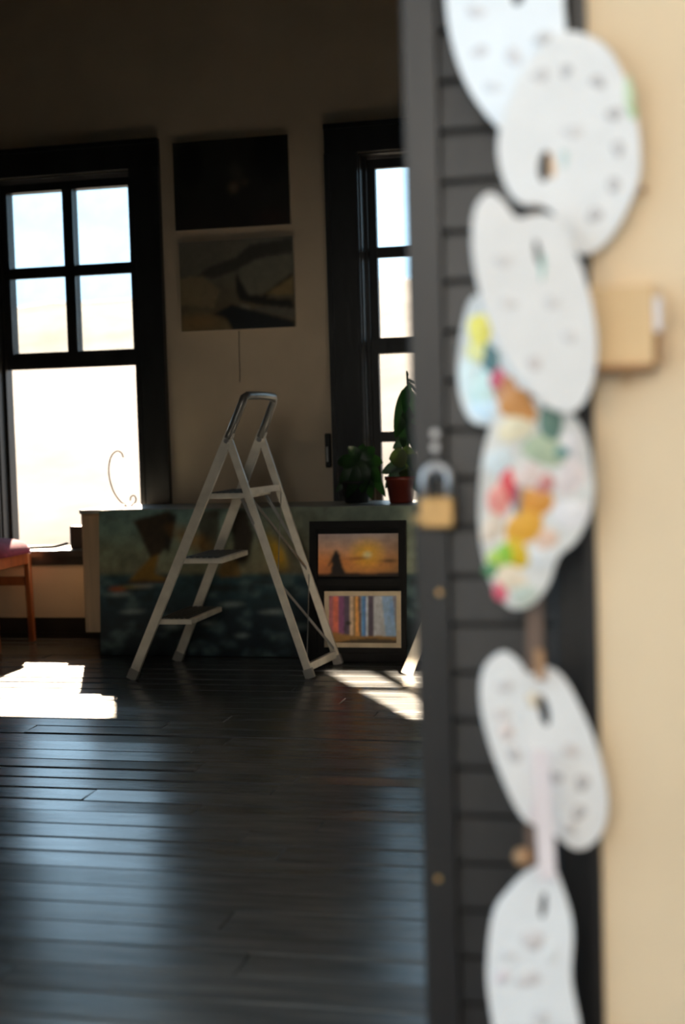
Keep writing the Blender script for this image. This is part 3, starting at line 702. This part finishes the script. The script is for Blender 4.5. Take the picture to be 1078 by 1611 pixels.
while z < DH-.10-pitch*.5:
    if me is None:
        hh = pitch/2; V = [(-1, .013, -hh+.004), (1, .013, -hh+.004), (1, .017, hh-.002), (-1, .017, hh-.002), (-1, .004, -hh+.004), (1, .004, -hh+.004), (1, .010, hh-.002), (-1, .010, hh-.002)]
        V = [Vector((v[0]*(sl1-sl0)/2, v[1], v[2])) + Vector(((sl0+sl1)/2, YD, z+hh)) for v in V]
        so = MB().add(V, [(0,1,2,3),(4,5,6,7),(0,1,5,4),(1,2,6,5),(2,3,7,6),(3,0,4,7)]).build('slat', M['doorwood'], door, ((sl0+sl1)/2, YD, z+hh), bevel=.0012); me = so.data
    else: link('slat', me, door, Vector(((sl0+sl1)/2, YD, z+pitch/2)))
    z += pitch
for px, py in ((692, 932), (690, 1382)):
    q = at_y(px, py, YD)
    MB().tube([q + Vector((0, -.003, 0)), q + Vector((0, .002, 0))], .0045, 10).build('screw', M['brass'], door)
# hasp and padlock
hq = at_y(686, 690, YD)
hp = MB().box((hq.x-.012, YD-.004, hq.z-.055), (hq.x+.014, YD-.0005, hq.z+.022)).build('hasp', M['doorwood'], door, bevel=.001)
for py in (682, 704):
    q = at_y(685, py, YD-.004); MB().tube([q + Vector((0, -.005, 0)), q], .006, 10).build('rivet', M['shackle'], hp)
q = at_y(688, 737, YD-.02)
MB().tube([Vector((q.x, YD-.0035, q.z+.004)), Vector((q.x, YD-.026, q.z+.004)), Vector((q.x, YD-.026, q.z-.012)), Vector((q.x, YD-.0035, q.z-.012))], .003, 8).build('staple', M['shackle'], hp)
YP = YD-.020
pa, pb = at_y(661, 782, YP), at_y(717, 830, YP); pcx = (pa.x+pb.x)/2
pk = thing('padlock', (pcx, YP, pb.z), 'brass padlock with grey steel shackle hanging on the dark door', 'padlock')
MB().box((pa.x, YP-.010, pb.z), (pb.x, YP+.010, pa.z)).build('body', M['brass'], pk, bevel=.004)
hw = (pb.x-pa.x)/2-.007; ztop = at_y(688, 733, YP).z
sp = [Vector((pcx-hw, YP, pa.z-.006)), Vector((pcx-hw, YP, ztop-hw))] + [Vector((pcx-hw*math.cos(a), YP, ztop-hw+hw*math.sin(a))) for a in np.linspace(.25, math.pi-.25, 9)] + [Vector((pcx+hw, YP, ztop-hw)), Vector((pcx+hw, YP, pa.z-.006))]
MB().tube(sp, .0068, 10).build('shackle', M['shackle'], pk)
kq = at_y(652, 815, YP)
MB().tube([Vector((pa.x-.012, YP, kq.z-.002)), Vector((pa.x+.004, YP, kq.z))], .006, 8).build('key_end', M['brass'], pk)

# ------------------------------------------------------------------ palettes strung on a strap in front of the door
def catmull(P, n=6):
    out = []; L_ = len(P)
    for i in range(L_):
        a, b, c, d = (np.array(P[(i+k-1) % L_], float) for k in range(4))
        for k in range(n):
            t = k/n; out.append(.5*((2*b)+(c-a)*t+(2*a-5*b+4*c-d)*t*t+(3*b-a-3*c+d)*t**3))
    return out
def paint_mat(rgb, cache={}):
    if rgb not in cache: cache[rgb] = material('paint_%02x%02x%02x' % rgb, srgb(*rgb), .35, var=.12, scale=30)
    return cache[rgb]
def palette(label, outline, Y, turn, hole=None, dabs=(), tip=0, stained=False):
    cxp = sum(q[0] for q in outline)/len(outline); cyp = sum(q[1] for q in outline)/len(outline)
    c = at_y(cxp, cyp, Y)
    n = Vector((math.sin(math.radians(turn)), -math.cos(math.radians(turn)), math.sin(math.radians(tip)))).normalized()   # faces the hall
    ux = Vector((0, 0, 1)).cross(n); ux = -ux if ux.x < 0 else ux; ux.normalize(); uz = n.cross(ux); uz = -uz if uz.z < 0 else uz
    def hit(px, py):
        d = ray(px, py); q = EYE + d*((c-EYE).dot(n)/d.dot(n)) - c; return q.dot(ux), q.dot(uz)
    cu = bpy.data.curves.new('palette', 'CURVE'); cu.dimensions = '2D'; cu.fill_mode = 'BOTH'; cu.extrude = .0018; cu.bevel_depth = .0008; cu.bevel_resolution = 1
    loops = [catmull(outline)]
    if hole:
        hx, hy, rx, ry, ha = hole
        loops.append([(hx + rx*math.cos(a)*math.cos(ha) - ry*math.sin(a)*math.sin(ha), hy + rx*math.cos(a)*math.sin(ha) + ry*math.sin(a)*math.cos(ha)) for a in np.linspace(0, 2*math.pi, 20)[:-1]])
    for lp in loops:
        s = cu.splines.new('POLY'); s.points.add(len(lp)-1); s.use_cyclic_u = True
        for k, q in enumerate(lp): a_, b_ = hit(*q); s.points[k].co = (a_, b_, 0, 1)
    tmp = bpy.data.objects.new('tmp', cu); COL.objects.link(tmp)
    me = bpy.data.meshes.new_from_object(tmp.evaluated_get(bpy.context.evaluated_depsgraph_get())); bpy.data.objects.remove(tmp)
    me.materials.clear(); me.materials.append(M['pstain' if stained else 'pwhite'])
    R3 = Matrix((ux, uz, ux.cross(uz))).transposed().to_4x4()
    me.transform(R3)
    r = thing('artist_palette', c, label, 'palette', 'palettes strung on the strap')
    link('board', me, r, c).data.name = 'board'
    for (dx, dy, rx, ry, rgb) in dabs:
        if stained: rx *= 1.2; ry *= 1.2
        a0 = rng.random()*6; V = [c]; Fs = []; nn = 14
        mid = hit(dx, dy); V = [c + ux*mid[0] + uz*mid[1] + n*(.0026+.0022)]
        for ring, (k, h) in enumerate(((.6, .0018), (1.0, .0))):
            for i in range(nn):
                an = 2*math.pi*i/nn; w_ = k*(1 + .16*math.sin(2*an+a0) + .10*math.sin(3*an+2*a0))
                q = hit(dx + rx*w_*math.cos(an), dy + ry*w_*math.sin(an)); V.append(c + ux*q[0] + uz*q[1] + n*(.0026+h))
        for i in range(nn):
            j = (i+1) % nn; Fs.append((0, 1+i, 1+j)); Fs.append((1+i, 1+nn+i, 1+nn+j, 1+j))
        MB().add(V, Fs, True).build('paint_dab', paint_mat(rgb), r)
    return r
G1, G2, G3, G4 = (192, 189, 190), (208, 204, 204), (216, 208, 206), (222, 218, 217)
palette('white paint-stained palette at the very top of the strung palettes',
    [(700, -110), (702, -10), (712, 65), (735, 132), (773, 188), (812, 216), (850, 205), (878, 150), (890, 70), (886, 0), (880, -100), (845, -175), (790, -200), (730, -175)],
    1.985, -12, (815, -4, 10, 14, .2), ((750, 20, 14, 11, G3), (756, 82, 14, 10, G3), (808, 90, 15, 13, G3), (775, 138, 15, 10, G4), (808, 175, 12, 8, G3), (845, 178, 11, 8, G3), (855, 60, 16, 12, G4), (760, -60, 14, 12, G3), (840, -90, 15, 12, G2)))
palette('large white palette with row of grey paint dots, overlapping the topmost one',
    [(880, 54), (925, 57), (962, 85), (988, 140), (1004, 205), (1006, 272), (990, 322), (964, 368), (940, 392), (918, 400), (898, 386), (882, 354), (868, 332), (846, 322), (822, 321), (802, 302), (788, 266), (784, 222), (798, 165), (832, 98)],
    1.962, 8, (857, 262, 11, 26, .08), ((853, 62, 13, 9, G2), (890, 112, 11, 9, G1), (940, 130, 13, 10, G1), (966, 180, 12, 11, G1), (972, 234, 11, 12, G1), (965, 291, 12, 11, G1), (936, 338, 13, 11, G1), (850, 120, 13, 11, G2), (902, 208, 16, 12, G4), (990, 150, 8, 30, (196, 214, 180)), (995, 178, 5, 12, (164, 206, 150)), (868, 262, 5, 22, (226, 188, 150)), (888, 250, 7, 14, (200, 216, 214))), 0)
palette('clean white oval palette covering the mottled colourful one',
    [(768, 305), (790, 316), (812, 343), (835, 340), (860, 338), (882, 352), (906, 400), (928, 470), (938, 540), (932, 600), (912, 640), (885, 648), (850, 630), (815, 590), (780, 530), (756, 460), (744, 390), (748, 330)],
    1.915, 16, (846, 398, 6, 22, -.15), ((792, 410, 16, 12, G4), (868, 476, 14, 12, G4), (800, 478, 14, 9, G4), (840, 572, 13, 10, G3), (895, 530, 13, 10, G4), (853, 420, 4, 20, (150, 196, 186))))
palette('paint-smeared palette with yellow and teal patches behind the clean oval one',
    [(745, 468), (730, 508), (722, 570), (726, 625), (742, 660), (768, 668), (800, 660), (830, 630), (840, 575), (815, 510), (780, 470)],
    1.978, -14, None, ((757, 520, 14, 27, (238, 220, 90)), (752, 555, 13, 16, (236, 228, 150)), (740, 592, 10, 32, (216, 226, 222)), (760, 610, 18, 26, (200, 220, 214)), (772, 565, 11, 24, (70, 110, 112)), (782, 598, 12, 16, (196, 70, 96)), (770, 645, 22, 16, (206, 222, 230)), (800, 620, 18, 22, (190, 120, 60))), stained=True)
palette('large colourful palette smeared with red, orange and green paint',
    [(792, 622), (840, 628), (892, 646), (918, 680), (932, 740), (930, 800), (906, 850), (878, 876), (862, 920), (836, 950), (805, 956), (780, 930), (763, 880), (755, 820), (758, 740), (770, 680)],
    1.950, 12, None, ((815, 640, 26, 22, (202, 140, 78)), (812, 672, 24, 20, (232, 220, 190)), (866, 668, 14, 30, (96, 128, 116)), (856, 708, 30, 20, (170, 184, 156)), (880, 712, 14, 9, (90, 140, 140)), (785, 726, 16, 20, (216, 226, 230)), (801, 765, 13, 24, (214, 74, 84)), (786, 785, 14, 26, (232, 150, 140)), (829, 750, 20, 18, (226, 206, 200)), (858, 762, 12, 14, (196, 130, 126)), (838, 790, 24, 22, (214, 146, 62)), (826, 825, 24, 28, (226, 166, 60)), (812, 868, 16, 22, (214, 180, 40)), (800, 870, 13, 17, (140, 196, 60)), (783, 880, 14, 12, (176, 210, 90)), (773, 895, 9, 12, (80, 140, 96)), (802, 908, 20, 18, (232, 214, 190)), (787, 930, 9, 14, (206, 90, 110)), (855, 876, 18, 18, (226, 226, 226)), (897, 808, 22, 22, (236, 230, 230)), (898, 750, 20, 24, (226, 212, 210)), (775, 830, 14, 20, (222, 204, 186)), (825, 935, 20, 13, (190, 200, 190)), (860, 850, 16, 14, (224, 190, 170)), (815, 785, 8, 22, (120, 120, 130)), (902, 700, 14, 18, (214, 208, 208))), stained=True)
palette('white palette with dark thumb hole and grey dots below the colourful one',
    [(790, 1026), (814, 1038), (834, 1062), (858, 1050), (886, 1066), (916, 1120), (940, 1180), (955, 1250), (950, 1300), (930, 1328), (905, 1335), (880, 1318), (855, 1300), (825, 1288), (798, 1240), (771, 1170), (757, 1105), (762, 1052)],
    1.960, 14, (856, 1117, 9, 27, -.22), ((793, 1078, 14, 12, G2), (789, 1123, 13, 9, G3), (808, 1186, 13, 13, G2), (870, 1222, 14, 11, G1), (916, 1230, 13, 12, G1), (910, 1277, 12, 11, G1), (898, 1180, 13, 11, G3), (838, 1100, 12, 12, (214, 200, 180)), (796, 1150, 14, 14, (226, 212, 208)), (848, 1270, 14, 22, (226, 208, 208)), (895, 1300, 16, 12, G4)))
palette('lowest white palette, cut off by the bottom of the picture',
    [(835, 1368), (868, 1364), (886, 1400), (901, 1460), (899, 1540), (913, 1620), (914, 1690), (880, 1740), (830, 1745), (790, 1700), (776, 1610), (767, 1530), (776, 1440), (800, 1400)],
    1.960, 4, (855, 1424, 6, 22, .1), ((838, 1478, 22, 14, G3), (800, 1500, 14, 10, G4), (832, 1540, 20, 12, G3), (790, 1535, 12, 12, (226, 216, 220)), (868, 1500, 14, 12, (230, 228, 226)), (850, 1600, 18, 12, G4)))
q0, q1 = at_y(846, -220, 2.012), at_y(838, 1720, 2.012)
sw = at_y(861, 1000, 2.012).x - at_y(834, 1000, 2.012).x
stp = thing('hanging_strap', (q0.x, 2.012, q1.z), 'brown strap with pink ribbon on which the palettes are strung', 'strap')
MB().beam(q0, q1, sw, .002, SX).build('band', M['strap'], stp)
MB().beam(at_y(850, 1180, 1.925), at_y(862, 1385, 1.925), .024, .002, SX).build('ribbon', M['pink'], stp)
kn = at_y(823, 1348, 1.945)
MB().lathe([(.001, -.012), (.010, -.010), (.0145, 0), (.010, .010), (.001, .012)], kn, 12).build('knot', M['knot'], stp)
kn = at_y(848, 1045, 1.94)
MB().beam(kn + Vector((0, 0, .02)), kn + Vector((.003, 0, -.022)), .013, .006, SX).build('knot', M['knot'], stp)

# ------------------------------------------------------------------ wooden bracket and nail on the yellow wall
k0, k1 = at_y(932, 452, YW0-.035), at_y(1030, 572, YW0-.035)
kb = thing('key_box', ((k0.x+k1.x)/2, YW0-.001, k1.z), 'honey-coloured wooden wall box with a white tag on the yellow wall', 'box')
MB().box((k0.x-.02, YW0-.036, k1.z), (k1.x, YW0-.001, k0.z)).build('body', M['lightwood'], kb, bevel=.002)
MB().box((k0.x-.02, YW0-.042, k1.z-.008), (k1.x+.002, YW0-.001, k1.z-.0003)).build('bottom_ledge', M['brownedge'], kb)  # brown bottom edge that also draws the shadow under the box
ta, tb = at_y(1020, 468, YW0-.04), at_y(1036, 520, YW0-.04)
MB().box((k1.x+.0003, YW0-.04, tb.z), (k1.x+.010, YW0-.020, ta.z)).build('tag', M['tagw'], kb)
ta, tb = at_y(1030, 524, YW0-.03), at_y(1042, 570, YW0-.03)
MB().box((k1.x+.0003, YW0-.03, tb.z), (k1.x+.008, YW0-.018, ta.z)).build('clip', M['brownedge'], kb)
h_ = at_y(985, 600, YW0-.01)
MB().tube([Vector((h_.x, YW0-.012, k1.z-.0085)), Vector((h_.x-.001, YW0-.012, h_.z-.004))], .004, 8).build('shadow_stub', M['lightwood'], kb)  # solid stub standing in for the drip-shaped shadow below the box
nq = at_y(1012, 300, YW0)
tag(MB().tube([nq + Vector((0, -.018, 0)), nq + Vector((0, -.0005, 0))], .0035, 8).build('nail', M['brownedge'], None, nq), 'small rusty nail in the yellow wall beside the palettes', 'nail')
